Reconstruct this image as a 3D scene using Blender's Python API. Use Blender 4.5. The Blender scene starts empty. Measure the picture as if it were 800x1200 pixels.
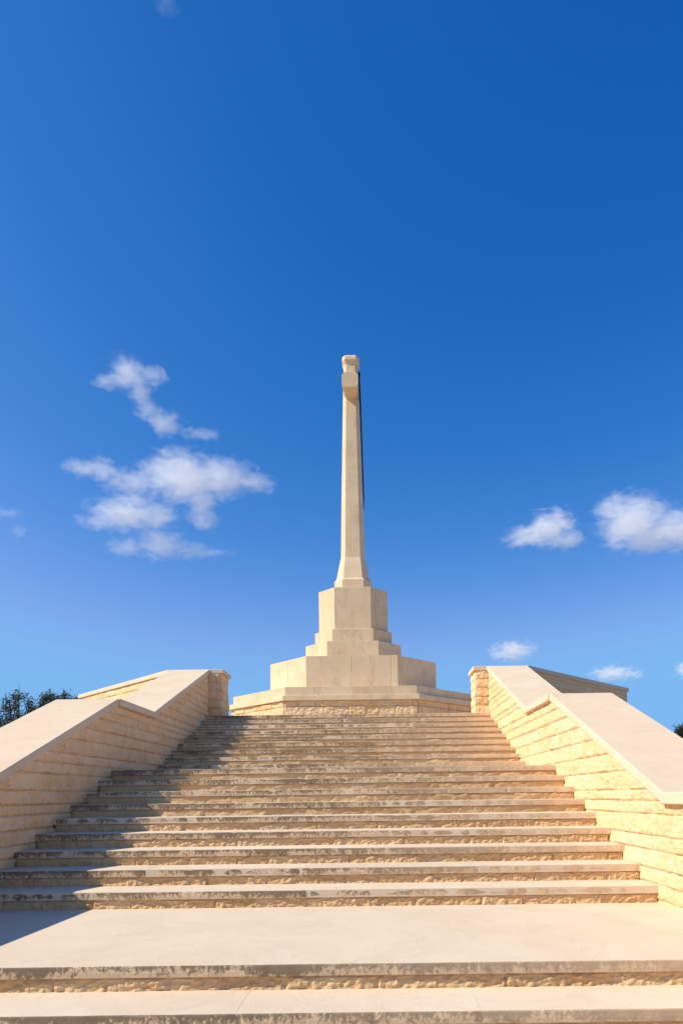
import bpy, bmesh, math, random
from mathutils import Vector, Matrix, noise
R = math.radians
PI = math.pi
scene = bpy.context.scene
COL = scene.collection
ZG = 1.7134                      # eye height above the ground; all heights below are written from the eye
CX = -0.5725                     # axis of the staircase
XL, XR = -3.577, 2.432           # inner faces of the two stair walls

# ------------------------------------------------------------------ render settings
scene.render.engine = 'CYCLES'
scene.view_settings.view_transform = 'Standard'
scene.view_settings.look = 'None'
scene.view_settings.exposure = 0.55
scene.view_settings.gamma = 1.0
scene.cycles.use_denoising = True
scene.cycles.max_bounces = 12
scene.cycles.diffuse_bounces = 10
scene.cycles.volume_bounces = 8
scene.cycles.transparent_max_bounces = 16
scene.cycles.volume_step_rate = 1.0
scene.cycles.volume_max_steps = 256

# ------------------------------------------------------------------ camera
cam = bpy.data.cameras.new('camera')
cam.lens = 24.0; cam.sensor_width = 36.0; cam.sensor_fit = 'AUTO'
cam.shift_x = -40.8/1200; cam.shift_y = 332.5/1200
cam.clip_start = 0.05; cam.clip_end = 20000
camo = bpy.data.objects.new('camera', cam); COL.objects.link(camo)
camo.location = (0, 0, ZG); camo.rotation_euler = (R(90), R(0.7016), 0)
scene.camera = camo

# ------------------------------------------------------------------ sun and sky
SD = Vector((-1.10, -0.30, 1.0)).normalized()      # towards the sun
sun = bpy.data.lights.new('sun', 'SUN'); sun.energy = 4.1; sun.angle = R(0.5); sun.color = (1.0, 0.92, 0.80)
suno = bpy.data.objects.new('sun', sun); COL.objects.link(suno)
suno.rotation_euler = (-SD).to_track_quat('-Z', 'Y').to_euler()
world = bpy.data.worlds.new('World'); scene.world = world; world.use_nodes = True
wn, wl = world.node_tree.nodes, world.node_tree.links
bg = wn['Background']; bg.inputs['Strength'].default_value = 0.085
sky = wn.new('ShaderNodeTexSky'); sky.sky_type = 'NISHITA'; sky.sun_disc = False
sky.sun_elevation = math.asin(SD.z); sky.sun_rotation = math.atan2(SD.x, SD.y)
sky.altitude = 100; sky.air_density = 1.0; sky.dust_density = 0.8; sky.ozone_density = 3.0
# deepen the blue of the clear dry air: a tone curve per channel on the sky's own light
sx = wn.new('ShaderNodeSeparateColor'); cx = wn.new('ShaderNodeCombineColor'); wl.new(sky.outputs[0], sx.inputs[0])
for ch, (top, p, m) in enumerate(((1.84, 3.30, 0.225), (3.5, 1.409, 0.665), (5.1, 0.948, 1.53))):
    a = wn.new('ShaderNodeMath'); a.operation = 'SMOOTH_MIN'; a.inputs[1].default_value = top; a.inputs[2].default_value = top*0.22; wl.new(sx.outputs[ch], a.inputs[0])
    b = wn.new('ShaderNodeMath'); b.operation = 'POWER'; b.inputs[1].default_value = p; wl.new(a.outputs[0], b.inputs[0])
    c = wn.new('ShaderNodeMath'); c.operation = 'MULTIPLY'; c.inputs[1].default_value = m; wl.new(b.outputs[0], c.inputs[0])
    wl.new(c.outputs[0], cx.inputs[ch])
wl.new(cx.outputs[0], bg.inputs['Color'])

# ------------------------------------------------------------------ materials
class NT:
    def __init__(s, name):
        s.m = bpy.data.materials.new(name); s.m.use_nodes = True
        s.n = s.m.node_tree.nodes; s.l = s.m.node_tree.links
        s.b = s.n['Principled BSDF']; s.out = s.n['Material Output']
        s.b.inputs['Specular IOR Level'].default_value = 0.25
    def new(s, t, **k):
        x = s.n.new(t)
        for a, v in k.items(): setattr(x, a, v)
        return x
    def link(s, a, b): s.l.new(a, b)
    def coord(s, scale=(1, 1, 1), kind='Object'):
        tc = s.new('ShaderNodeTexCoord'); mp = s.new('ShaderNodeMapping')
        mp.inputs['Scale'].default_value = scale
        s.link(tc.outputs[kind], mp.inputs['Vector']); return mp.outputs[0]
    def noise(s, vec, scale, detail=4, rough=0.55, dist=0.0):
        x = s.new('ShaderNodeTexNoise'); x.inputs['Scale'].default_value = scale
        x.inputs['Detail'].default_value = detail; x.inputs['Roughness'].default_value = rough
        x.inputs['Distortion'].default_value = dist
        s.link(vec, x.inputs['Vector']); return x.outputs['Fac']
    def ramp(s, fac, stops):
        x = s.new('ShaderNodeValToRGB'); e = x.color_ramp.elements
        while len(e) < len(stops): e.new(0.5)
        for i, (p, c) in enumerate(stops):
            e[i].position = p
            e[i].color = (c, c, c, 1) if isinstance(c, (int, float)) else (*c, 1)
        s.link(fac, x.inputs[0]); return x.outputs[0]
    def mix(s, fac, a, b, mode='MIX'):
        x = s.new('ShaderNodeMix'); x.data_type = 'RGBA'; x.blend_type = mode
        for i, v in ((0, fac), (6, a), (7, b)):
            if hasattr(v, 'links'): s.link(v, x.inputs[i])
            elif isinstance(v, (int, float)): x.inputs[i].default_value = v if i == 0 else (v, v, v, 1)
            else: x.inputs[i].default_value = (*v, 1)
        return x.outputs[2]
    def math(s, op, a, b=0.0, c=None, clamp=False):
        x = s.new('ShaderNodeMath', operation=op); x.use_clamp = clamp
        for i, v in enumerate((a, b) if c is None else (a, b, c)):
            if hasattr(v, 'links'): s.link(v, x.inputs[i])
            else: x.inputs[i].default_value = v
        return x.outputs[0]
    def attr(s, name):
        x = s.new('ShaderNodeAttribute', attribute_name=name); return x
    def bump(s, h, strength, dist):
        x = s.new('ShaderNodeBump'); x.inputs['Strength'].default_value = strength; x.inputs['Distance'].default_value = dist
        s.link(h, x.inputs['Height']); s.link(x.outputs[0], s.b.inputs['Normal'])
    def base(s, col, rough=0.8):
        if hasattr(col, 'links'): s.link(col, s.b.inputs['Base Color'])
        else: s.b.inputs['Base Color'].default_value = (*col, 1)
        s.b.inputs['Roughness'].default_value = rough

def dressed_stone(name, ca, cb, stain=0.0, bumpd=0.0015):
    """sawn limestone: cloudy tone, fine pits, faint veins; attribute tone varies it from block to block"""
    t = NT(name); v = t.coord()
    c = t.mix(t.ramp(t.noise(v, 1.7, 5, 0.6, 0.4), [(0.3, 0.0), (0.7, 1.0)]), ca, cb)
    c = t.mix(t.math('MULTIPLY', t.ramp(t.noise(v, 46, 3), [(0.35, 0.0), (0.75, 1.0)]), 0.10), c, tuple(x*0.6 for x in ca))
    vein = t.ramp(t.noise(v, 2.3, 8, 0.65, 1.6), [(0.47, 0.0), (0.5, 1.0), (0.53, 0.0)])
    c = t.mix(t.math('MULTIPLY', vein, 0.10), c, tuple(x*0.7 for x in cb))
    tone = t.attr('tone').outputs['Fac']
    c = t.mix(t.math('MULTIPLY', tone, 0.30), c, tuple(x*y for x, y in zip(ca, (0.66, 0.58, 0.48))))
    if stain:
        s1 = t.ramp(t.noise(t.coord((1, 1, 0.35)), 3.2, 7, 0.7, 0.6), [(0.52, 0.0), (0.7, 1.0)])
        c = t.mix(t.math('MULTIPLY', s1, stain), c, (0.23, 0.18, 0.125))
    t.base(c, 0.85); t.bump(t.noise(v, 60, 4, 0.6), 0.5, bumpd)
    return t.m

def rock_stone(name, ca, cb, cc):
    """rock-faced sandy limestone; attribute tone = block tone, joint = nearness to a joint"""
    t = NT(name); v = t.coord()
    tone = t.attr('tone').outputs['Fac']
    c = t.mix(tone, ca, cb)
    c = t.mix(t.math('MULTIPLY', t.ramp(t.noise(v, 5, 6, 0.65), [(0.4, 0.0), (0.7, 1.0)]), 0.55), c, cc)
    spk = t.ramp(t.noise(v, 38, 5, 0.7), [(0.54, 0.0), (0.64, 1.0)])
    patch = t.ramp(t.noise(v, 2.2, 3), [(0.40, 0.0), (0.60, 1.0)])
    low = t.attr('low').outputs['Fac']
    w = t.math('ADD', t.math('MULTIPLY', patch, 0.35), t.math('MULTIPLY', t.math('MULTIPLY', low, low), 0.9), clamp=True)
    c = t.mix(t.math('MULTIPLY', t.math('MULTIPLY', spk, w), 0.75), c, (0.17, 0.095, 0.05))
    j = t.attr('joint').outputs['Fac']
    c = t.mix(t.math('MULTIPLY', j, 0.22), c, (0.42, 0.31, 0.20))
    t.base(c, 0.9); t.bump(t.noise(v, 30, 6, 0.62), 0.8, 0.008)
    return t.m

def step_stone(name):
    """tread slab: pale worn top, front arris with dark lichen that hangs from the top edge in drips.
       UV: u = metres along the slab, v = height on the front face (0..1), v < 0 elsewhere"""
    t = NT(name); v = t.coord()
    c = t.mix(t.ramp(t.noise(v, 1.3, 6, 0.62, 0.5), [(0.3, 0.0), (0.7, 1.0)]), (0.75, 0.62, 0.45), (0.68, 0.54, 0.375))
    c = t.mix(t.math('MULTIPLY', t.ramp(t.noise(v, 55, 3), [(0.4, 0.0), (0.75, 1.0)]), 0.12), c, (0.40, 0.32, 0.23))
    vein = t.ramp(t.noise(v, 1.1, 7, 0.6, 2.0), [(0.485, 0.0), (0.5, 1.0), (0.515, 0.0)])
    c = t.mix(t.math('MULTIPLY', vein, 0.16), c, (0.38, 0.29, 0.20))
    wm = t.ramp(t.noise(v, 0.9, 8, 0.68, 1.2), [(0.50, 0.0), (0.66, 1.0)])
    c = t.mix(t.math('MULTIPLY', wm, 0.20), c, (0.47, 0.37, 0.25))
    tone = t.attr('tone').outputs['Fac']
    c = t.mix(t.math('MULTIPLY', tone, 0.35), c, (0.50, 0.40, 0.28))
    uv = t.new('ShaderNodeUVMap', uv_map='UVMap'); sp = t.new('ShaderNodeSeparateXYZ'); t.link(uv.outputs[0], sp.inputs[0])
    h = sp.outputs[1]
    front = t.math('GREATER_THAN', h, -0.5)
    # weathered front, then the dark crust: mottled near the top edge, running down in ragged drips
    fc = t.mix(t.noise(v, 9, 5), (0.63, 0.45, 0.28), (0.77, 0.575, 0.38))
    c = t.mix(front, c, fc)
    big = t.noise(t.coord((1, 1, 1)), 1.9, 4, 0.6)
    mid = t.noise(t.coord((11, 11, 5)), 1.0, 6, 0.7, 0.4)
    fine = t.noise(t.coord((42, 42, 30)), 1.0, 6, 0.75)
    k = t.math('ADD', t.math('MULTIPLY', big, 1.25), t.math('MULTIPLY', mid, 0.75))
    k = t.math('ADD', k, t.math('MULTIPLY', fine, 1.7))
    k = t.math('ADD', k, t.math('MULTIPLY', h, 0.34))
    k = t.math('SUBTRACT', k, 1.85)
    k = t.math('MULTIPLY', t.math('MULTIPLY', k, 4.2, clamp=True), front)
    # the crust thins out near the sunny right-hand wall
    sx = t.new('ShaderNodeSeparateXYZ'); tc = t.new('ShaderNodeTexCoord'); t.link(tc.outputs['Object'], sx.inputs[0])
    thin = t.math('MULTIPLY_ADD', sx.outputs[0], -0.26, 0.95, clamp=True)
    k = t.math('MULTIPLY', t.math('MULTIPLY', k, thin), 0.82)
    c = t.mix(k, c, (0.13, 0.083, 0.047))
    t.base(c, 0.88); t.bump(t.noise(v, 70, 5, 0.65), 0.6, 0.003)
    return t.m

M_ASH = dressed_stone('dressed_limestone', (0.68, 0.56, 0.41), (0.61, 0.49, 0.335), 0.0)
M_MON = dressed_stone('weathered_limestone', (0.83, 0.64, 0.42), (0.72, 0.53, 0.32), 0.36)
M_COP = dressed_stone('coping_limestone', (0.76, 0.60, 0.42), (0.70, 0.54, 0.365), 0.13)
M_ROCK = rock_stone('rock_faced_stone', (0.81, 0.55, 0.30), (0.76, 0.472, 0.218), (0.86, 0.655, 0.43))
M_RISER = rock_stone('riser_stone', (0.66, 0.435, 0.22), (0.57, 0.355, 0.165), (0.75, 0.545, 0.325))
M_STEP = step_stone('tread_stone')

def plain(name, col, rough=0.9, metal=0.0, var=0.25, sc=3.0):
    t = NT(name); v = t.coord()
    c = t.mix(t.noise(v, sc, 5), tuple(x*(1-var) for x in col), tuple(min(1, x*(1+var)) for x in col))
    t.base(c, rough); t.b.inputs['Metallic'].default_value = metal
    return t.m
M_BRONZE = plain('dark_bronze', (0.035, 0.028, 0.022), 0.5, 0.6)
M_BARK = plain('bark', (0.09, 0.065, 0.045), 0.95, 0, 0.4, 12)
M_GROUND = plain('dry_ground', (0.36, 0.29, 0.20), 0.95, 0, 0.25, 0.8)
M_TERR = dressed_stone('terrace_paving', (0.64, 0.53, 0.38), (0.57, 0.46, 0.32))

def leaf_mat(name, a, b):
    t = NT(name); v = t.coord()
    c = t.mix(t.noise(v, 3.5, 3), a, b); tone = t.attr('tone').outputs['Fac']
    c = t.mix(t.math('MULTIPLY', tone, 0.6), c, tuple(x*0.55 for x in a))
    t.base(c, 0.6)
    tr = t.new('ShaderNodeBsdfTranslucent'); t.link(c, tr.inputs[0])
    ms = t.new('ShaderNodeMixShader'); ms.inputs[0].default_value = 0.25
    t.link(t.b.outputs[0], ms.inputs[1]); t.link(tr.outputs[0], ms.inputs[2]); t.link(ms.outputs[0], t.out.inputs[0])
    return t.m
M_LEAF = leaf_mat('leaf', (0.05, 0.065, 0.03), (0.085, 0.10, 0.05))
M_LEAF2 = leaf_mat('reddish_leaf', (0.05, 0.05, 0.03), (0.09, 0.065, 0.045))

# ------------------------------------------------------------------ mesh builder
class MB:
    def __init__(s): s.v = []; s.f = []; s.uv = []; s.tone = []; s.joint = []; s.low = {}; s.ftone = None; s.smooth = False
    def vert(s, p, tone=0.0, joint=0.0):
        s.v.append((p[0], p[1], p[2])); s.tone.append(tone); s.joint.append(joint); return len(s.v)-1
    def face(s, idx, uv=None): s.f.append(tuple(idx)); s.uv.append(uv)
    def build(s, name, mat, parent=None, origin=(0, 0, 0), smooth=None, zoff=ZG):
        ox, oy, oz = origin
        me = bpy.data.meshes.new(name)
        me.from_pydata([(x-ox, y-oy, z+zoff-oz) for x, y, z in s.v], [], s.f)
        if s.ftone: a = me.attributes.new('tone', 'FLOAT', 'FACE'); a.data.foreach_set('value', s.ftone)
        else: a = me.attributes.new('tone', 'FLOAT', 'POINT'); a.data.foreach_set('value', s.tone)
        if any(s.joint):
            a = me.attributes.new('joint', 'FLOAT', 'POINT'); a.data.foreach_set('value', s.joint)
        if s.low:
            a = me.attributes.new('low', 'FLOAT', 'POINT'); a.data.foreach_set('value', [s.low.get(i, 0.0) for i in range(len(s.v))])
        if any(u for u in s.uv):
            l = me.uv_layers.new(name='UVMap'); flat = []
            for f, u in zip(s.f, s.uv):
                for k in range(len(f)): flat += list(u[k]) if u else [0.0, -1.0]
            l.data.foreach_set('uv', flat)
        me.validate(); me.update()
        if s.smooth if smooth is None else smooth: me.polygons.foreach_set('use_smooth', [True]*len(me.polygons))
        me.materials.append(mat)
        o = bpy.data.objects.new(name, me); COL.objects.link(o)
        if parent is not None: o.parent = parent
        else: o.location = origin
        return o
    def prism(s, pts, depth, tone=0.0, caps=True):
        """pts: closed 3-D polygon, extruded by the vector depth"""
        n = len(pts); d = Vector(depth)
        a = [s.vert(Vector(p), tone) for p in pts]; b = [s.vert(Vector(p)+d, tone) for p in pts]
        for i in range(n):
            j = (i+1) % n; s.face((a[i], a[j], b[j], b[i]))
        if caps: s.face(a[::-1]); s.face(b)
    def tube(s, pts, rad, seg=7):
        rings = []
        for i, p in enumerate(pts):
            p = Vector(p); q = Vector(pts[min(i+1, len(pts)-1)]) - Vector(pts[max(i-1, 0)])
            q.normalize(); x = q.orthogonal().normalized(); y = q.cross(x)
            rings.append([s.vert(p + (x*math.cos(2*PI*k/seg)+y*math.sin(2*PI*k/seg))*rad[i]) for k in range(seg)])
        for a, b in zip(rings, rings[1:]):
            for k in range(seg): s.face((a[k], a[(k+1) % seg], b[(k+1) % seg], b[k]))
        s.face(rings[0][::-1]); s.face(rings[-1])

def bevel(o, w, seg=2, angle=25):
    m = o.modifiers.new('bevel', 'BEVEL'); m.width = w; m.segments = seg; m.limit_method = 'ANGLE'; m.angle_limit = R(angle)
    m.harden_normals = False; return o

def fixn(o):
    bm = bmesh.new(); bm.from_mesh(o.data); bmesh.ops.recalc_face_normals(bm, faces=bm.faces); bm.to_mesh(o.data); bm.free(); return o

def tag(o, label=None, cat=None, group=None, kind=None):
    if label: o['label'] = label
    if cat: o['category'] = cat
    if group: o['group'] = group
    if kind: o['kind'] = kind
    return o
def thing(name, loc, label, cat, group=None):
    o = bpy.data.objects.new(name, None); COL.objects.link(o); o.location = loc; o.empty_display_size = 0.3
    return tag(o, label, cat, group)

# ------------------------------------------------------------------ rock-faced ashlar
def courses(seed, z0, z1, hs):
    rnd = random.Random(seed); z = z0; out = [z0]
    while z < z1: z += rnd.choice(hs); out.append(z)
    return out
def facing(mb, origin, ud, nrm, u0, u1, du, zb, zt, dz, cs, seed, lens=(0.28, 0.62), amp=0.022, rough=0.016, uedge=True, fq=1.0):
    """a wall face of rock-faced blocks: origin + u*ud, heights z, pushed out along nrm"""
    rnd = random.Random(seed); O = Vector(origin); U = Vector(ud); N = Vector(nrm)
    rows = []
    for c in range(len(cs)-1):
        js = [u0]; u = u0 - rnd.uniform(0, lens[1])
        while u < u1:
            u += rnd.uniform(*lens)
            if u0+0.08 < u < u1-0.08: js.append(u)
        js.append(u1)
        rows.append((js, [rnd.random() for _ in js], [rnd.uniform(0.35, 1.0) for _ in js], [rnd.uniform(-1, 1) for _ in js], [rnd.uniform(-1, 1) for _ in js]))
    nu = max(1, round((u1-u0)/du)); us = [u0+(u1-u0)*i/nu for i in range(nu+1)]
    zlo = min(zb(u) for u in us); zhi = max(zt(u) for u in us)
    # row heights: extra rows right at the joints keep them crisp
    zs = set()
    k = zlo
    while k < zhi: zs.add(round(k, 4)); k += dz
    zs.add(round(zhi, 4))
    for c in cs:
        for e in (-0.006, 0.0, 0.006):
            if zlo < c+e < zhi: zs.add(round(c+e, 4))
    zs = sorted(zs); grid = []
    ptr = [0]*len(rows)
    for i, u in enumerate(us):
        col = []; b = zb(u); t = zt(u); ci = 0
        for z in zs:
            z = min(max(z, b), t)
            while ci < len(cs)-2 and z > cs[ci+1]: ci += 1
            js, tn, hh, tx, tz = rows[ci]
            k = ptr[ci]
            while k < len(js)-2 and u > js[k+1]: k += 1
            ptr[ci] = k
            dcs = min(abs(z-cs[ci]), abs(cs[ci+1]-z)); dj = min(u-js[k], js[k+1]-u)
            if not uedge:
                if k == 0: dj = js[k+1]-u
                if k == len(js)-2: dj = u-js[k]
                if len(js) == 2: dj = 1
            P = O + U*u
            n1 = noise.noise(Vector((P.x*7*fq+seed, P.y*7*fq, z*9*fq)))*0.5+0.5
            nj = noise.noise(Vector((P.x*5+2, P.y*5+seed, z*5)))
            jo = noise.noise(Vector((P.x*11+seed, P.y*11, z*3)))
            d = min(abs(dcs+0.006*jo), dj + 0.005*n1); w = min(1.0, d/(0.020+0.012*nj)); w = w*(2-w)
            cu = (u-js[k])/(js[k+1]-js[k])-0.5; cz = (z-cs[ci])/(cs[ci+1]-cs[ci])-0.5
            n2 = noise.noise(Vector((P.x*17*fq, P.y*17*fq+seed, z*22*fq)))
            n3 = noise.noise(Vector((P.x*40, P.y*40, z*40)))
            h = w*(amp*hh[k]*(0.7+0.5*n1) + rough*(0.8*n1+0.6*n2+0.28*n3+0.4*nj)
                   + 0.010*tx[k]*cu + 0.014*tz[k]*cz)
            q = P + N*max(h, -0.004)
            col.append(mb.vert((q.x, q.y, z), tn[k], max(0.0, 1-d/0.014)))
            mb.low[col[-1]] = max(0.0, 0.5-cz)
        grid.append((col, b, t))
    zr = zs
    for i in range(nu):
        (a, b0, t0), (c, b1, t1) = grid[i], grid[i+1]
        lo, hi = min(b0, b1), max(t0, t1)
        for j in range(len(zr)-1):
            if zr[j+1] <= lo or zr[j] >= hi: continue
            mb.face((a[j], c[j], c[j+1], a[j+1]))
    mb.smooth = True

# ------------------------------------------------------------------ ground
g = MB(); n = 60
for iy in range(n+1):
    for ix in range(n+1):
        fx = (ix/n*2-1); fy = (iy/n*2-1)
        x = CX + math.copysign(abs(fx)**3, fx)*4000; y = 20 + math.copysign(abs(fy)**3, fy)*4000
        d = math.hypot(x, y-15); z = 0 if d < 40 else noise.noise(Vector((x/150, y/150, 3)))*min(1, (d-40)/200)*1.2
        g.vert((x, y, z-ZG-(0.0 if d < 40 else 0.3)))
for iy in range(n):
    for ix in range(n):
        a = iy*(n+1)+ix; g.face((a, a+1, a+n+2, a+n+1))
tag(g.build('ground', M_GROUND, smooth=True), 'dry sandy ground around the memorial', None, None, 'structure')

# ------------------------------------------------------------------ staircase
T = 0.4126; D9 = 5.94; Z9 = -0.8134; RISE = 0.15; LAND = 1.9266
STEPS = []      # (nosing Y, top Z, back Y)
low = [(3.927-T*k, -0.9634-RISE*k) for k in (4, 3, 2, 1, 0)]
for (y, z) in low[:4]: STEPS.append((y, z, y+T, 'tread'))
STEPS.append((low[4][0], low[4][1], D9, 'landing'))
for k in range(8): STEPS.append((D9+k*T, Z9+k*RISE, D9+(k+1)*T, 'tread'))
STEPS.append((D9+8*T, Z9+8*RISE, D9+8*T+LAND, 'landing'))
for k in range(9, 17): STEPS.append((D9+(k-1)*T+LAND, Z9+k*RISE, D9+k*T+LAND, 'tread'))
YT = D9+16*T+LAND; ZT = Z9+17*RISE
STEPS.append((YT, ZT, YT+0.55, 'tread'))
stair = thing('staircase', (CX, 2.2, 0), 'broad pale limestone staircase with dark lichen on the step edges, rising to the cross', 'staircase')
SO = (CX, 2.2, 0)
rnd = random.Random(5)
TH = 0.068
for si, (y0, z1, yb, kind) in enumerate(STEPS):
    mb = MB()
    x = XL - 0.02 ; xe = XR + 0.02
    cuts = [x]
    while cuts[-1] < xe - 2.4 and kind != 'landing': cuts.append(cuts[-1] + rnd.uniform(1.1, 2.1) * (1.25 if kind == 'landing' else 1))
    cuts.append(xe)
    th = TH + (0.003 if kind == 'landing' else 0)
    for xa, xb in zip(cuts, cuts[1:]):
        tn = rnd.random()**2; dy = rnd.uniform(-0.004, 0.004); dzz = rnd.uniform(-0.0015, 0.0015)
        a, b = xa+0.0018, xb-0.0018
        ns = max(2, int((b-a)/0.045)); prof = []
        yB = yb + 0.06
        for i in range(ns+1):
            px = a+(b-a)*i/ns
            w = noise.noise(Vector((px*9, si*3.1, 0)))*0.0035 + noise.noise(Vector((px*31, si*7.7, 4)))*0.002
            e = 0.35 if i in (0, ns) else 1.0
            yf = y0+dy+w + (0.004 if e < 1 else 0); zt = z1+dzz - 0.0
            chip = max(0.0, noise.noise(Vector((px*6, si*5.3, 9)))-0.25)*0.03
            r = 0.006 + 0.004*(0.5+0.5*noise.noise(Vector((px*14, si, 2)))) + chip
            ring = [(px, yB, zt), (px, yf+r*2.2, zt), (px, yf+r*0.6, zt-r*0.22), (px, yf+r*0.12, zt-r*0.75),
                    (px, yf, zt-r*1.6), (px, yf-0.001, zt-th*0.6), (px, yf+0.001, zt-th+0.006), (px, yf+0.006, zt-th), (px, yB, zt-th)]
            prof.append([mb.vert(p, tn) for p in ring])
        V = [-1, -1, 1.0, 0.95, 0.85, 0.4, 0.05, 0.0, -1]
        for i in range(ns):
            p, q = prof[i], prof[i+1]; ua, ub = a+(b-a)*i/ns, a+(b-a)*(i+1)/ns
            for k in range(8):
                uvv = None
                if 2 <= k <= 6: uvv = [(ua, V[k]), (ub, V[k]), (ub, V[k+1]), (ua, V[k+1])]
                mb.face((p[k], p[k+1], q[k+1], q[k]), [uvv[0], uvv[3], uvv[2], uvv[1]] if uvv else None)
        for e in (prof[0], prof[-1][::-1]): mb.face(e)
    mb.prism([(x, y0+0.0035, z1-0.0005), (x, yb+0.05, z1-0.0005), (x, yb+0.05, z1-th+0.003), (x, y0+0.0035, z1-th+0.003)], (xe-x, 0, 0), 0.35)
    mb.build('landing_slab' if kind == 'landing' else 'tread', M_STEP, stair, SO, smooth=False)
    # rock-faced riser under the slab
    rb = MB(); zlow = (STEPS[si-1][1] if si else -ZG) - 0.005
    near = y0 < 8
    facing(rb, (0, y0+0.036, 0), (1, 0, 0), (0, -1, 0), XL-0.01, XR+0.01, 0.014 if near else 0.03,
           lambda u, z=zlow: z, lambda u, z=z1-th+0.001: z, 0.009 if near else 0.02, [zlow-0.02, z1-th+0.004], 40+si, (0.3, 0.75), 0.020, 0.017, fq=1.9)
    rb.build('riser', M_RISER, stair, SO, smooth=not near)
# solid core of the flight, under everything
core = MB()
pts = [(CX-3.0, 2.45, -ZG-0.2)]
for i, (y0, z1, yb, kind) in enumerate(STEPS):
    pts += [(CX-3.0, y0+0.075, pts[-1][2]), (CX-3.0, y0+0.075, z1-0.10)]
pts += [(CX-3.0, YT+0.5, ZT-0.1), (CX-3.0, YT+0.5, -ZG-0.2)]
core.prism(pts, (6.0, 0, 0))
fixn(core.build('core', M_RISER, stair, SO))

# ------------------------------------------------------------------ stair walls
WTH = 0.82
TOP = [(2.2, -0.62), (3.75, 0.0), (5.78, 0.0), (9.50, 1.395), (11.03, 1.395), (14.76, 2.775)]
def ztop(y):
    for (a, b), (c, d) in zip(TOP, TOP[1:]):
        if y <= c: return b+(d-b)*(y-a)/(c-a)
    return TOP[-1][1]
def stairline(y):
    if y < 5.6: return -ZG-0.05 if y < 3.2 else -1.45
    if y < D9+8*T: return -1.12+(y-D9)*RISE/T
    if y < D9+8*T+LAND: return 0.05
    return min(1.5, 0.15+(y-(D9+8*T+LAND))*RISE/T)
CT = 0.10
def stair_wall(side, label):
    s = -1 if side == 'L' else 1
    xi = XL if s < 0 else XR
    org = (xi + s*WTH/2, 8.5, 0)
    w = thing('stair_wall', org, label, 'wall', 'stone walls flanking the staircase')
    # coping in lengths, mitred where the slope changes
    cp = MB(); rn = random.Random(12+s)
    segs = []
    for (ya, za), (yb, zb) in zip(TOP, TOP[1:]):
        flat = abs(za-zb) < 1e-6
        segs.append((ya, za, yb, zb, flat))
    for (ya, za, yb, zb, flat) in segs:
        oi = 0.04 if flat else 0.016
        x0 = xi - s*oi; x1 = xi + s*(WTH+0.04)
        nseg = 1
        for q in range(nseg):
            A = (ya+(yb-ya)*q/nseg, za+(zb-za)*q/nseg); B = (ya+(yb-ya)*(q+1)/nseg, za+(zb-za)*(q+1)/nseg)
            cp.prism([(x0, A[0], A[1]), (x0, B[0], B[1]), (x0, B[0], B[1]-CT), (x0, A[0], A[1]-CT)], (x1-x0, 0, 0), rn.random()*0.5)
    bevel(fixn(cp.build('coping', M_COP, w, org)), 0.012, 3)
    # masonry body and its rock-faced inner side
    body = MB(); xb0 = xi + s*0.046; xb1 = xi + s*WTH
    poly = [(xb0, TOP[0][0]+0.02, -ZG-0.2)] + [(xb0, y+(0.02 if i == 0 else 0), z-CT+0.004) for i, (y, z) in enumerate(TOP)] + [(xb0, TOP[-1][0], -ZG-0.2)]
    body.prism(poly, (xb1-xb0, 0, 0))
    fixn(body.build('masonry_core', M_ROCK, w, org))
    f = MB(); cs = courses(7+s, -2.0, 3.2, (0.105, 0.13, 0.15, 0.19, 0.165, 0.12))
    facing(f, (xi + s*0.032, 0, 0), (0, 1, 0), (-s, 0, 0), TOP[0][0]+0.05, TOP[-1][0]-0.01, 0.02,
           lambda u: min(stairline(u), ztop(u)-CT-0.02), lambda u: ztop(u)-CT+0.012, 0.016, cs, 90+s, (0.3, 0.75), 0.022, 0.017, fq=1.15)
    if s < 0: f.f = [q[::-1] for q in f.f]
    fixn(f.build('rock_facing', M_ROCK, w, org, smooth=False))
    return w
stair_wall('L', 'shaded stair wall on the left, orange rock-faced stone under a broad pale sloping coping')
stair_wall('R', 'sunlit stair wall on the right, bright rock-faced stone under a broad pale sloping coping')

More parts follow.
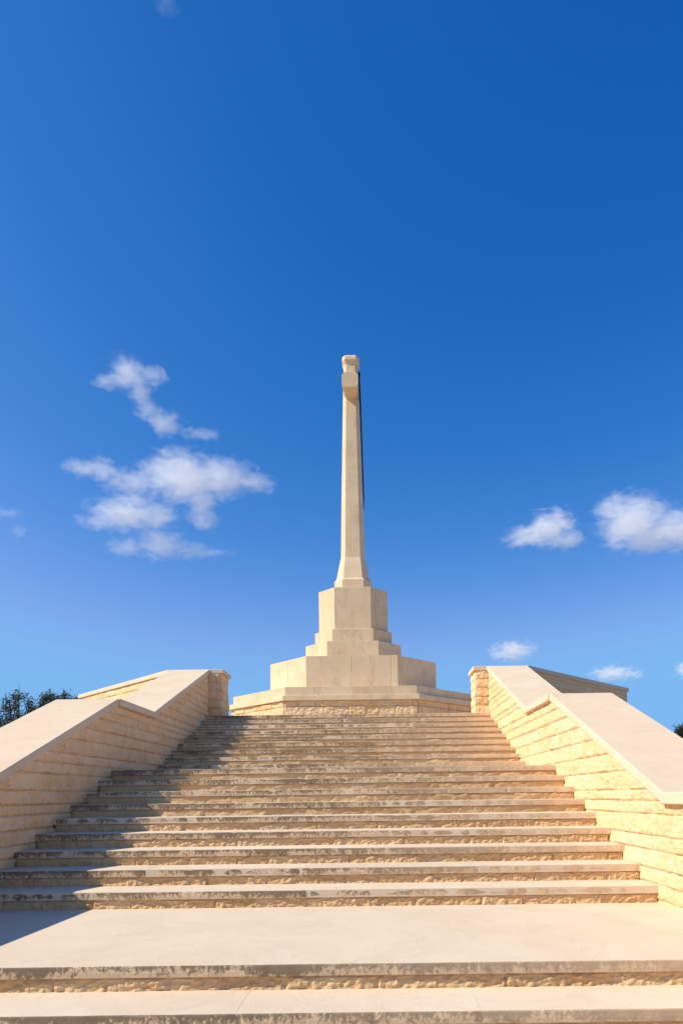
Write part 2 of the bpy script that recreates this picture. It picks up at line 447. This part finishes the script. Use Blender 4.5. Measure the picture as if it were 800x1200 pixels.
# ------------------------------------------------------------------ piers at the head of the stairs
PY0, PY1 = 14.76, 15.50
def pier(s, label):
    xi = XL if s < 0 else XR
    xa = xi - s*0.275; xb = xi + s*WTH           # stands out from the wall face
    x0, x1 = min(xa, xb), max(xa, xb)
    org = ((x0+x1)/2, (PY0+PY1)/2, 0)
    p = thing('pier', org, label, 'pier', 'square piers at the head of the stairs')
    b = MB(); e = 0.03
    b.prism([(x0+e, PY0+e, 1.4), (x1-e, PY0+e, 1.4), (x1-e, PY1-e, 1.4), (x0+e, PY1-e, 1.4)], (0, 0, 1.30))
    fixn(b.build('core', M_ROCK, p, org))
    f = MB(); cs = [1.42, 1.56, 1.735, 1.935, 2.12, 2.31, 2.50, 2.70]
    kw = dict(lens=(0.3, 0.5), amp=0.02, rough=0.018)
    zb = lambda u: 1.42
    zt = lambda u: 2.693
    facing(f, (0, PY0+e, 0), (1, 0, 0), (0, -1, 0), x0+e, x1-e, 0.02, zb, zt, 0.018, cs, 31+s, **kw)
    facing(f, (x0+e, 0, 0), (0, 1, 0), (-1, 0, 0), PY0+e, PY1-e, 0.02, zb, zt, 0.018, cs, 41+s, **kw)
    facing(f, (x1-e, 0, 0), (0, 1, 0), (1, 0, 0), PY0+e, PY1-e, 0.02, zb, zt, 0.018, cs, 51+s, **kw)
    facing(f, (0, PY1-e, 0), (1, 0, 0), (0, 1, 0), x0+e, x1-e, 0.02, zb, zt, 0.018, cs, 61+s, **kw)
    fixn(f.build('rock_facing', M_ROCK, p, org))
    c = MB(); o = 0.035
    # the wall coping butts against the front of the cap
    c.prism([(x0-o, PY0+0.003, 2.69), (x1+o, PY0+0.003, 2.69), (x1+o, PY1+o, 2.69), (x0-o, PY1+o, 2.69)], (0, 0, 0.088), 0.2)
    bevel(fixn(c.build('cap', M_COP, p, org)), 0.01, 2)
pier(-1, 'shaded square stone pier ending the left stair wall')
pier(1, 'sunlit square stone pier with chunky rock-faced courses ending the right stair wall')

# ------------------------------------------------------------------ terrace and its octagonal parapet
A0, A1, YC = 3.85, 7.25, 22.0
tr = MB()
oct_in = [(-A0, 14.76), (A0, 14.76), (A1, 18.15), (A1, 25.85), (A0, 29.25), (-A0, 29.25), (-A1, 25.85), (-A1, 18.15)]
tr.prism([(CX+x*0.985, YC+(y-YC)*0.985 if y > 15 else YT+0.545, ZT-0.004-0.3) for x, y in oct_in], (0, 0, 0.3))
tag(fixn(tr.build('terrace', M_TERR)), 'paved terrace on which the cross stands', None, None, 'structure')
def parapet(s, label):
    chain = [(s*A0, 14.78), (s*A1, 18.15), (s*A1, 25.85), (s*A0, 29.25), (0, 29.25)]
    org = (CX+s*5.5, 17, 0)
    w = thing('parapet_wall', org, label, 'wall', 'parapet walls round the terrace')
    th = 0.45
    def inner(i):
        x, y = chain[i]; return (x*(1-th/7.25), YC+(y-YC)*(1-th/7.25))
    mb = MB(); cb = MB(); cs = courses(70+s, -ZG-0.05, 3.0, (0.16, 0.2, 0.24, 0.18)); fb = MB()
    for i in range(len(chain)-1):
        (xa, ya), (xb, yb) = chain[i], chain[i+1]
        ia, ib = inner(i), inner(i+1)
        if i == 0: ia = (ia[0], 15.52) if False else (ia[0], ya+0.25)
        q = [(CX+xa, ya), (CX+xb, yb), (CX+ib[0], ib[1]), (CX+ia[0], ia[1])]
        mb.prism([(x, y, -ZG-0.2) for x, y in q], (0, 0, 2.69+ZG+0.2))
        k = 0.05
        d = Vector((xb-xa, yb-ya)); L = d.length; d /= L; nn = Vector((d.y, -d.x)) * (1 if s > 0 else -1)
        # the coping: oversails outwards
        def off(px, py, a): 
            v = Vector((px, py-YC)); v = v*(1+a/7.0); return (CX+v.x, YC+v.y)
        qq = [off(xa, ya, k), off(xb, yb, k), off(ib[0], ib[1], -0.03), off(ia[0], ia[1], -0.03)]
        cb.prism([(x, y, 2.68) for x, y in qq], (0, 0, 0.095), 0.3 if i % 2 else 0.1)
        if i < 2:
            facing(fb, (CX+xa+nn.x*0.004, ya+nn.y*0.004, 0), (d.x, d.y, 0), (nn.x, nn.y, 0), 0.02, L, 0.035, lambda u: -ZG-0.05 if i else 0.3, lambda u: 2.688, 0.03, cs, 77+s*3+i, (0.35, 0.7), 0.016, 0.016)
    fixn(mb.build('masonry_core', M_ROCK, w, org)); fixn(fb.build('rock_facing', M_ROCK, w, org))
    bevel(fixn(cb.build('coping', M_COP, w, org)), 0.01, 2)
parapet(-1, 'sunlit terrace parapet slanting back behind the left stair wall, with a pale coping')
parapet(1, 'shaded brown terrace parapet slanting back behind the right stair wall')

# ------------------------------------------------------------------ memorial cross
MX, MY = -0.655, 22.0
MO = (MX, MY, ZT+ZG)
cross = thing('memorial_cross', MO, 'tall pale stone memorial cross seen edge-on, with bronze sword, on an octagonal stepped base', 'monument')
def octa(a, hf, z, ay=None, grooves=()):
    """octagon with apothem a and half front hf; grooves: notches at fractions along the front side"""
    ay = ay or a
    c = a-hf
    P = [(-hf, -ay), (hf, -ay), (a, -ay+c), (a, ay-c), (hf, ay), (-hf, ay), (-a, ay-c), (-a, -ay+c)]
    return [(MX+x, MY+y, z) for x, y in P]
def notched(P, cuts):
    """cut narrow vertical joints into a polygon's sides: cuts = {side: [fractions]}"""
    out = []
    for i in range(len(P)):
        a = Vector(P[i]); b = Vector(P[(i+1) % len(P)]); out.append(tuple(a))
        d = (b-a); L = d.length; d /= L; inn = Vector((-d.y, d.x, 0))
        for t in cuts.get(i, []):
            m = a+d*L*t
            out += [tuple(m-d*0.004), tuple(m-d*0.004+inn*0.012), tuple(m+d*0.004+inn*0.012), tuple(m+d*0.004)]
    return out
def tier(name, a, hf, z0, z1, cuts=None, par=cross, mat=M_MON, bev=0.012, tone=0.2, ay=None):
    b = MB(); b.prism(notched(octa(a, hf, z0, ay), cuts or {}), (0, 0, z1-z0), tone)
    rt = random.Random(int(a*1000)+int(z0*10)); b.ftone = []
    for f_ in b.f:
        L = (Vector(b.v[f_[0]])-Vector(b.v[f_[1]])).length
        b.ftone.append(0.9 if len(f_) == 4 and L < 0.02 else min(1.0, max(0.0, tone+rt.uniform(-0.35, 0.45))))
    return bevel(fixn(b.build(name, mat, par, MO)), bev, 2, 40)
# plinth: rock-faced course, ledge, upper slab
pl = tier('plinth', 3.56, 1.79, 2.745, 2.985, ay=3.44, cuts= {0: [0.22, 0.52, 0.81], 1: [0.5], 7: [0.5], 2: [.3, .7], 6: [.3, .7]}, tone=0.45)
def child(o): return o
b = MB(); b.prism(octa(3.70, 1.85, 2.60, 3.56), (0, 0, 0.145), 0.3)
bevel(fixn(b.build('ledge', M_MON, pl, MO)), 0.012, 2, 40)
b = MB(); cs = [ZT-0.02, 2.04, 2.44, 2.605]
P = octa(3.60, 1.80, 0, 3.46)
for i in (0, 1, 2, 6, 7, 5, 3, 4):
    a, c = Vector(P[i]), Vector(P[(i+1) % 8]); d = c-a; L = d.length; d /= L
    facing(b, a, d, (d.y, -d.x, 0), 0.0, L, 0.025, lambda u: ZT-0.02, lambda u: 2.603, 0.02, cs, 200+i, (0.34, 0.56), 0.050, 0.018)
b.prism([(x, y, ZT-0.02) for x, y, z in octa(3.59, 1.79, 0, 3.45)], (0, 0, 0.85))
fixn(b.build('rock_course', M_ROCK, pl, MO, smooth=False))
tier('base_block', 2.507, 1.31, 2.98, 4.01, {0: [0.495, 0.93], 1: [0.12], 7: [0.5], 2: [.4], 6: [.5]}, tone=0.25)
tier('step_block', 1.48, 0.775, 4.0, 4.665, {7: [.6]}, tone=0.5)
tier('step_block', 1.20, 0.63, 4.655, 5.10, {}, tone=0.6)
tier('pedestal', 1.075, 0.56, 5.09, 6.41, {}, tone=0.75)
# shaft
def loft(mb, rings, tone=0.3):
    R_ = [[mb.vert(p, tone) for p in r] for r in rings]
    for a, b_ in zip(R_, R_[1:]):
        for k in range(8): mb.face((a[k], a[(k+1) % 8], b_[(k+1) % 8], b_[k]))
    mb.face(R_[0][::-1]); mb.face(R_[-1])
sh = MB()
loft(sh, [octa(0.38, 0.24, 7.50), octa(0.335, 0.205, 9.6), octa(0.262, 0.158, 12.55), octa(0.218, 0.14, 13.80)], 0.55)
shaft = bevel(fixn(sh.build('shaft', M_MON, cross, MO)), 0.006, 2, 20)
fl = MB()
loft(fl, [octa(0.59, 0.335, 6.40), octa(0.59, 0.335, 6.80), octa(0.53, 0.30, 6.87), octa(0.435, 0.265, 7.33), octa(0.385, 0.243, 7.56)], 0.35)
bevel(fixn(fl.build('flared_foot', M_MON, shaft, MO)), 0.008, 2, 8)
# top end: an octagonal capstone a little wider than the shaft
cp = MB()
loft(cp, [octa(0.219, 0.141, 13.78), octa(0.272, 0.178, 13.90), octa(0.272, 0.178, 13.99), octa(0.25, 0.16, 14.05)], 0.3)
bevel(fixn(cp.build('capstone', M_MON, cross, MO)), 0.01, 2, 8)
# the two arms run along the line of sight: octagonal in section, a little wider at the end
def arm(s):
    mb = MB(); rings = []
    for (y, hx, hz, c) in ((0.20, 0.205, 0.205, 0.07), (0.62, 0.225, 0.215, 0.075), (0.75, 0.252, 0.235, 0.085), (0.93, 0.252, 0.235, 0.085)):
        zc = 12.86
        P = [(-hx+c, -hz), (hx-c, -hz), (hx, -hz+c), (hx, hz-c), (hx-c, hz), (-hx+c, hz), (-hx, hz-c), (-hx, -hz+c)]
        rings.append([(MX+x, MY+s*y, zc+z) for x, z in P])
    loft(mb, rings, 0.5)
    bevel(fixn(mb.build('arm', M_MON, cross, MO)), 0.008, 2, 20)
arm(-1); arm(1)
# bronze sword on the right-hand face of the shaft, point down
def face_x(z):
    for (z0, a0), (z1, a1) in zip([(7.5, .38), (9.6, .335), (12.55, .262), (13.8, .218)], [(9.6, .335), (12.55, .262), (13.8, .218), (15, .218)]):
        if z <= z1: return a0+(a1-a0)*(z-z0)/(z1-z0)
sw = MB(); rings = []
for z, hw, t in ((9.25, 0.004, 0.02), (9.6, 0.07, 0.045), (12.7, 0.10, 0.055)):
    x = MX+face_x(z)+0.004
    rings.append([(x, MY-hw, z), (x+t, MY, z), (x, MY+hw, z)])
idx = [[sw.vert(p) for p in r] for r in rings]
for a, b_ in zip(idx, idx[1:]):
    for k in range(3): sw.face((a[k], a[(k+1) % 3], b_[(k+1) % 3], b_[k]))
sw.face(idx[0][::-1]); sw.face(idx[-1])
sword = fixn(sw.build('sword', M_BRONZE, cross, MO))
hl = MB(); hl.tube([(MX+face_x(z)+0.03, MY, z) for z in (12.72, 13.1, 13.5)], [0.028, 0.034, 0.026], 8)
hl.tube([(MX+face_x(13.5)+0.03, MY, z) for z in (13.49, 13.55, 13.62, 13.66)], [0.03, 0.05, 0.05, 0.02], 8)
fixn(hl.build('hilt', M_BRONZE, sword, MO))
gd = MB(); gx = MX+face_x(12.7)+0.03
gd.tube([(gx+0.012, MY-0.36, 12.62), (gx+0.006, MY-0.2, 12.70), (gx, MY, 12.72), (gx+0.006, MY+0.2, 12.70), (gx+0.012, MY+0.36, 12.62)], [0.028, 0.024, 0.034, 0.024, 0.028], 8)
fixn(gd.build('cross_guard', M_BRONZE, sword, MO))

# ------------------------------------------------------------------ trees behind the walls
def tree(loc, h, clumps, nleaf, label, leafsize=(0.05, 0.10), mat=M_LEAF, seed=1, twigs=()):
    """loc on the ground; clumps: (dx, dy, z from the ground, rx, ry, rz, weight)"""
    rn = random.Random(seed)
    t = thing('tree', (loc[0], loc[1], 0), label, 'tree', 'trees beyond the memorial walls')
    tb = MB(); top = Vector((0.15, 0, h*0.55))
    tb.tube([(0, 0, -0.1), (0.04, 0.02, h*0.2), (0.1, 0, h*0.4), tuple(top)], [0.19, 0.15, 0.12, 0.08], 9)
    for (dx, dy, z, rx, ry, rz, w) in clumps:
        s0 = Vector((0.08, 0, h*rn.uniform(0.3, 0.5))); e = Vector((dx, dy, z+rz*0.3))
        m = (s0+e)/2 + Vector((rn.uniform(-.1, .1), rn.uniform(-.1, .1), rn.uniform(-0.1, 0.15)))
        tb.tube([tuple(s0), tuple(m), tuple(e)], [0.06, 0.04, 0.015], 6)
        for _ in range(5):
            q = Vector((dx+rn.uniform(-1, 1)*rx*0.8, dy+rn.uniform(-1, 1)*ry*0.8, z+rn.uniform(-0.3, 0.9)*rz))
            tb.tube([tuple(m.lerp(e, rn.uniform(.3, 1))), tuple(q)], [0.018, 0.006], 5)
    cb = MB()
    def leaf(p):
        L = rn.uniform(*leafsize); W = L*rn.uniform(0.4, 0.6)
        d = Vector((rn.gauss(0, 1), rn.gauss(0, 1), rn.gauss(0.2, 0.8))).normalized(); x = d.orthogonal().normalized()
        x = Matrix.Rotation(rn.uniform(0, 2*PI), 3, d) @ x; tn = rn.random()
        n_ = d.cross(x)
        i0 = cb.vert(p, tn); i1 = cb.vert(p+d*L*0.5+x*W*0.5+n_*0.01, tn); i2 = cb.vert(p+d*L, tn); i3 = cb.vert(p+d*L*0.5-x*W*0.5+n_*0.01, tn)
        cb.face((i0, i1, i2, i3))
    tw = sum(c[6] for c in clumps)
    for (dx, dy, z, rx, ry, rz, w) in clumps:
        n_ = int(nleaf*w/tw); C = Vector((dx, dy, z)); k = 0; sprays = []
        for _ in range(max(6, n_//26)):
            v = Vector((rn.gauss(0, 1), rn.gauss(0, 1), rn.gauss(0, 1))).normalized()*rn.uniform(0.25, 1.0)**0.6
            sprays.append(C+Vector((v.x*rx, v.y*ry, v.z*rz)))
        for s_ in sprays:
            for _ in range(26):
                leaf(s_+Vector((rn.gauss(0, 0.075), rn.gauss(0, 0.075), rn.gauss(0, 0.075))))
    for (x0, z0, x1, z1, nl) in twigs:      # thin shoots that stand out of the crown
        a = Vector((x0, 0, z0)); e = Vector((x1, rn.uniform(-.1, .1), z1))
        tb.tube([tuple(a), tuple((a+e)/2+Vector((0.03, 0, 0))), tuple(e)], [0.014, 0.009, 0.004], 5)
        for q in range(nl):
            p = a.lerp(e, rn.uniform(0.25, 1.0))
            for _ in range(3): leaf(p+Vector((rn.gauss(0, 0.04), rn.gauss(0, 0.05), rn.gauss(0, 0.04))))
    tb.build('trunk', M_BARK, t, zoff=0, smooth=True); cb.build('crown', mat, t, zoff=0)
    return t
px = lambda x, d: (x-436.7)/800*d
pz = lambda y, d: (933-y+(0))/800*d+ZG
d = 25.0
def cl(x, y, rx, ry, dd, lx, w): return (px(x, dd)-lx, 0, pz(y, dd), rx*dd/800, rx*dd/800*1.1, ry*dd/800, w)
lx = px(10, d)
tree((lx, d), 5.2, [cl(6, 845, 16, 22, d, lx, 3), cl(28, 838, 13, 14, d, lx, 1.4), cl(8, 822, 9, 12, d, lx, .7), cl(20, 816, 7, 9, d, lx, .5), cl(-20, 850, 25, 30, d, lx, 3), cl(32, 822, 6, 8, d, lx, .35), cl(5, 880, 30, 25, d, lx, 2)],
     6000, 'sparse dark tree with thin open shoots at the left edge of the picture', seed=3,
     twigs=[(px(16, d)-lx, pz(835, d), px(21, d)-lx, pz(797, d), 12), (px(4, d)-lx, pz(830, d), px(4, d)-lx, pz(806, d), 10), (px(28, d)-lx, pz(830, d), px(31, d)-lx, pz(808, d), 10), (px(14, d)-lx, pz(830, d), px(15, d)-lx, pz(804, d), 12)])
d = 27.0; lx = px(62, d)
tree((lx, d), 5.0, [cl(56, 822, 12, 15, d, lx, 3), cl(47, 835, 14, 14, d, lx, 2.5), cl(73, 819, 9, 11, d, lx, 1.4), cl(84, 823, 8, 9, d, lx, 1.0), cl(66, 840, 24, 18, d, lx, 3), cl(38, 842, 9, 9, d, lx, .8), cl(60, 870, 30, 24, d, lx, 2)],
     10500, 'rounded dense dark tree just beyond the left stair wall', seed=8,
     twigs=[(px(73, d)-lx, pz(820, d), px(73, d)-lx, pz(804, d), 8), (px(57, d)-lx, pz(815, d), px(56, d)-lx, pz(803, d), 9), (px(86, d)-lx, pz(823, d), px(90, d)-lx, pz(814, d), 6)])
d = 26.0; lx = px(812, d)
tree((lx, d), 4.0, [cl(806, 866, 16, 12, d, lx, 2), cl(820, 862, 16, 14, d, lx, 2), cl(794, 862, 5, 6, d, lx, .5), cl(812, 890, 20, 18, d, lx, 1)],
     6000, 'low dark reddish tree peeping over the right stair wall', mat=M_LEAF2, seed=11,
     twigs=[(px(795, d)-lx, pz(862, d), px(797, d)-lx, pz(849, d), 7), (px(789, d)-lx, pz(862, d), px(784, d)-lx, pz(853, d), 4)])

# ------------------------------------------------------------------ clouds (volumes, 1.2 km off)
CD = 1200.0
def cloud(label, lumps, dens=0.021, amp=1.85, sc=24.0, seed=0.0, dist=1.0):
    """lumps: (x px, y px, rx px, ry px) as seen from the stair foot; turned into metres at CD"""
    k = CD/800
    def P(x, y):
        c_, s_ = math.cos(0.01224), math.sin(0.01224); a = x-400; b_ = 600-y
        return ((a*c_+b_*s_-36.7)*k, (-a*s_+b_*c_+333)*k)
    cs = [(*P(x, y), rx*k*1.14, ry*k*1.18) for x, y, rx, ry in lumps]
    ox = sum(c[0] for c in cs)/len(cs); oz = sum(c[1] for c in cs)/len(cs)
    bm = bmesh.new()
    for (x, z, rx, rz) in cs:
        ry = min(rx, rz*1.6)
        bmesh.ops.create_icosphere(bm, subdivisions=3, radius=1.0, matrix=Matrix.Translation((x-ox, 0, z-oz)) @ Matrix.Diagonal((rx*1.02, ry*1.02, rz*1.02, 1)))
    me = bpy.data.meshes.new('cloud'); bm.to_mesh(me); bm.free()
    o = bpy.data.objects.new('cloud', me); COL.objects.link(o); o.location = (ox, CD, oz+ZG)
    rm = o.modifiers.new('join', 'REMESH'); rm.mode = 'VOXEL'; rm.voxel_size = max(2.0, min(c[3] for c in cs)*0.22)
    t = NT('cloud_vapour'); t.n.remove(t.b)
    tc = t.new('ShaderNodeTexCoord')
    # warp the field a little so that the lumps do not show as ellipses
    nz = t.new('ShaderNodeTexNoise'); nz.inputs['Scale'].default_value = 1.6/sc; nz.inputs['Detail'].default_value = 4
    t.link(tc.outputs['Object'], nz.inputs['Vector'])
    vs = t.new('ShaderNodeVectorMath', operation='SUBTRACT'); t.link(nz.outputs['Color'], vs.inputs[0]); vs.inputs[1].default_value = (0.5, 0.5, 0.5)
    vm = t.new('ShaderNodeVectorMath', operation='SCALE'); t.link(vs.outputs[0], vm.inputs[0]); vm.inputs['Scale'].default_value = 26*dist
    va = t.new('ShaderNodeVectorMath', operation='ADD'); t.link(tc.outputs['Object'], va.inputs[0]); t.link(vm.outputs[0], va.inputs[1])
    acc = None
    for (x, z, rx, rz) in cs:
        ry = min(rx, rz*1.6)
        a = t.new('ShaderNodeVectorMath', operation='SUBTRACT'); t.link(va.outputs[0], a.inputs[0]); a.inputs[1].default_value = (x-ox, 0, z-oz)
        d_ = t.new('ShaderNodeVectorMath', operation='MULTIPLY'); t.link(a.outputs[0], d_.inputs[0]); d_.inputs[1].default_value = (1/rx, 1/ry, 1/rz)
        ln = t.new('ShaderNodeVectorMath', operation='LENGTH'); t.link(d_.outputs[0], ln.inputs[0])
        v = t.math('SUBTRACT', 1.0, ln.outputs['Value'], clamp=True)
        acc = v if acc is None else t.math('SMOOTH_MAX', acc, v, 0.15)
    mp = t.new('ShaderNodeMapping'); t.link(tc.outputs['Object'], mp.inputs[0]); mp.inputs['Location'].default_value = (seed*37, seed*11, seed*5); mp.inputs['Scale'].default_value = (0.75/sc, 1/sc, 1.5/sc)
    fb = t.noise(mp.outputs[0], 1.0, 9, 0.66, 0.8)
    v = t.math('SUBTRACT', acc, t.math('MULTIPLY', t.math('SUBTRACT', fb, 0.30), amp))
    v = t.math('MULTIPLY', v, 2.0, clamp=True); v = t.math('MULTIPLY', v, dens)
    pv = t.new('ShaderNodeVolumePrincipled'); pv.inputs['Color'].default_value = (1, 1, 1, 1); pv.inputs['Anisotropy'].default_value = 0.0
    t.link(v, pv.inputs['Density']); t.link(pv.outputs[0], t.out.inputs['Volume'])
    me.materials.append(t.m)
    tag(o, label, 'cloud', 'small white clouds in the blue sky')
    return o
cloud('thin curling cloud high on the left, above the large streaky cloud, trailing to a wisp',
      [(128, 446, 28, 11), (152, 439, 34, 22), (180, 440, 24, 13), (165, 464, 18, 22), (174, 482, 22, 12), (194, 496, 28, 18), (237, 509, 36, 9)], seed=1)
cloud('largest white cloud, a long streak with ragged ends left of the shaft',
      [(98, 549, 34, 12), (121, 551, 22, 20), (152, 565, 44, 16), (215, 560, 66, 32), (256, 562, 58, 26), (298, 566, 38, 13), (236, 588, 28, 22), (238, 608, 24, 18)], seed=2, amp=1.55)
cloud('flat-bottomed white cloud just below the largest one on the left',
      [(152, 601, 62, 26), (115, 611, 34, 13), (188, 606, 36, 17)], seed=3)
cloud('faint thin cloud, lowest of the cluster left of the shaft',
      [(150, 641, 36, 15), (186, 638, 44, 24), (218, 645, 42, 15), (252, 648, 34, 8)], seed=4, dens=0.014)
cloud('small wedge-shaped white cloud between the cross and the right edge',
      [(644, 619, 40, 26), (616, 629, 38, 15), (662, 632, 32, 15)], seed=5, dens=0.03)
cloud('puffy white cloud at the right edge, cut off by the picture frame',
      [(742, 612, 54, 40), (790, 622, 60, 30), (722, 598, 34, 24), (760, 632, 44, 20)], seed=6, dens=0.021, amp=1.6)
cloud('small low cloud just above the right pier',
      [(602, 763, 36, 16), (588, 766, 22, 10)], seed=7, dens=0.04, sc=14)
cloud('small flat low cloud above the shaded right parapet',
      [(718, 789, 38, 12), (738, 790, 22, 8)], seed=8, dens=0.045, sc=14)
cloud('tiny low cloud at the right edge just above the stair wall',
      [(802, 784, 18, 14)], seed=9, dens=0.04, sc=14)
cloud('tiny wisp of cloud at the very top of the sky',
      [(194, 2, 18, 14)], seed=10, dens=0.004)
cloud('barely visible wisp of cloud at the left edge of the sky',
      [(8, 602, 24, 9), (22, 622, 16, 8)], seed=12, dens=0.010)
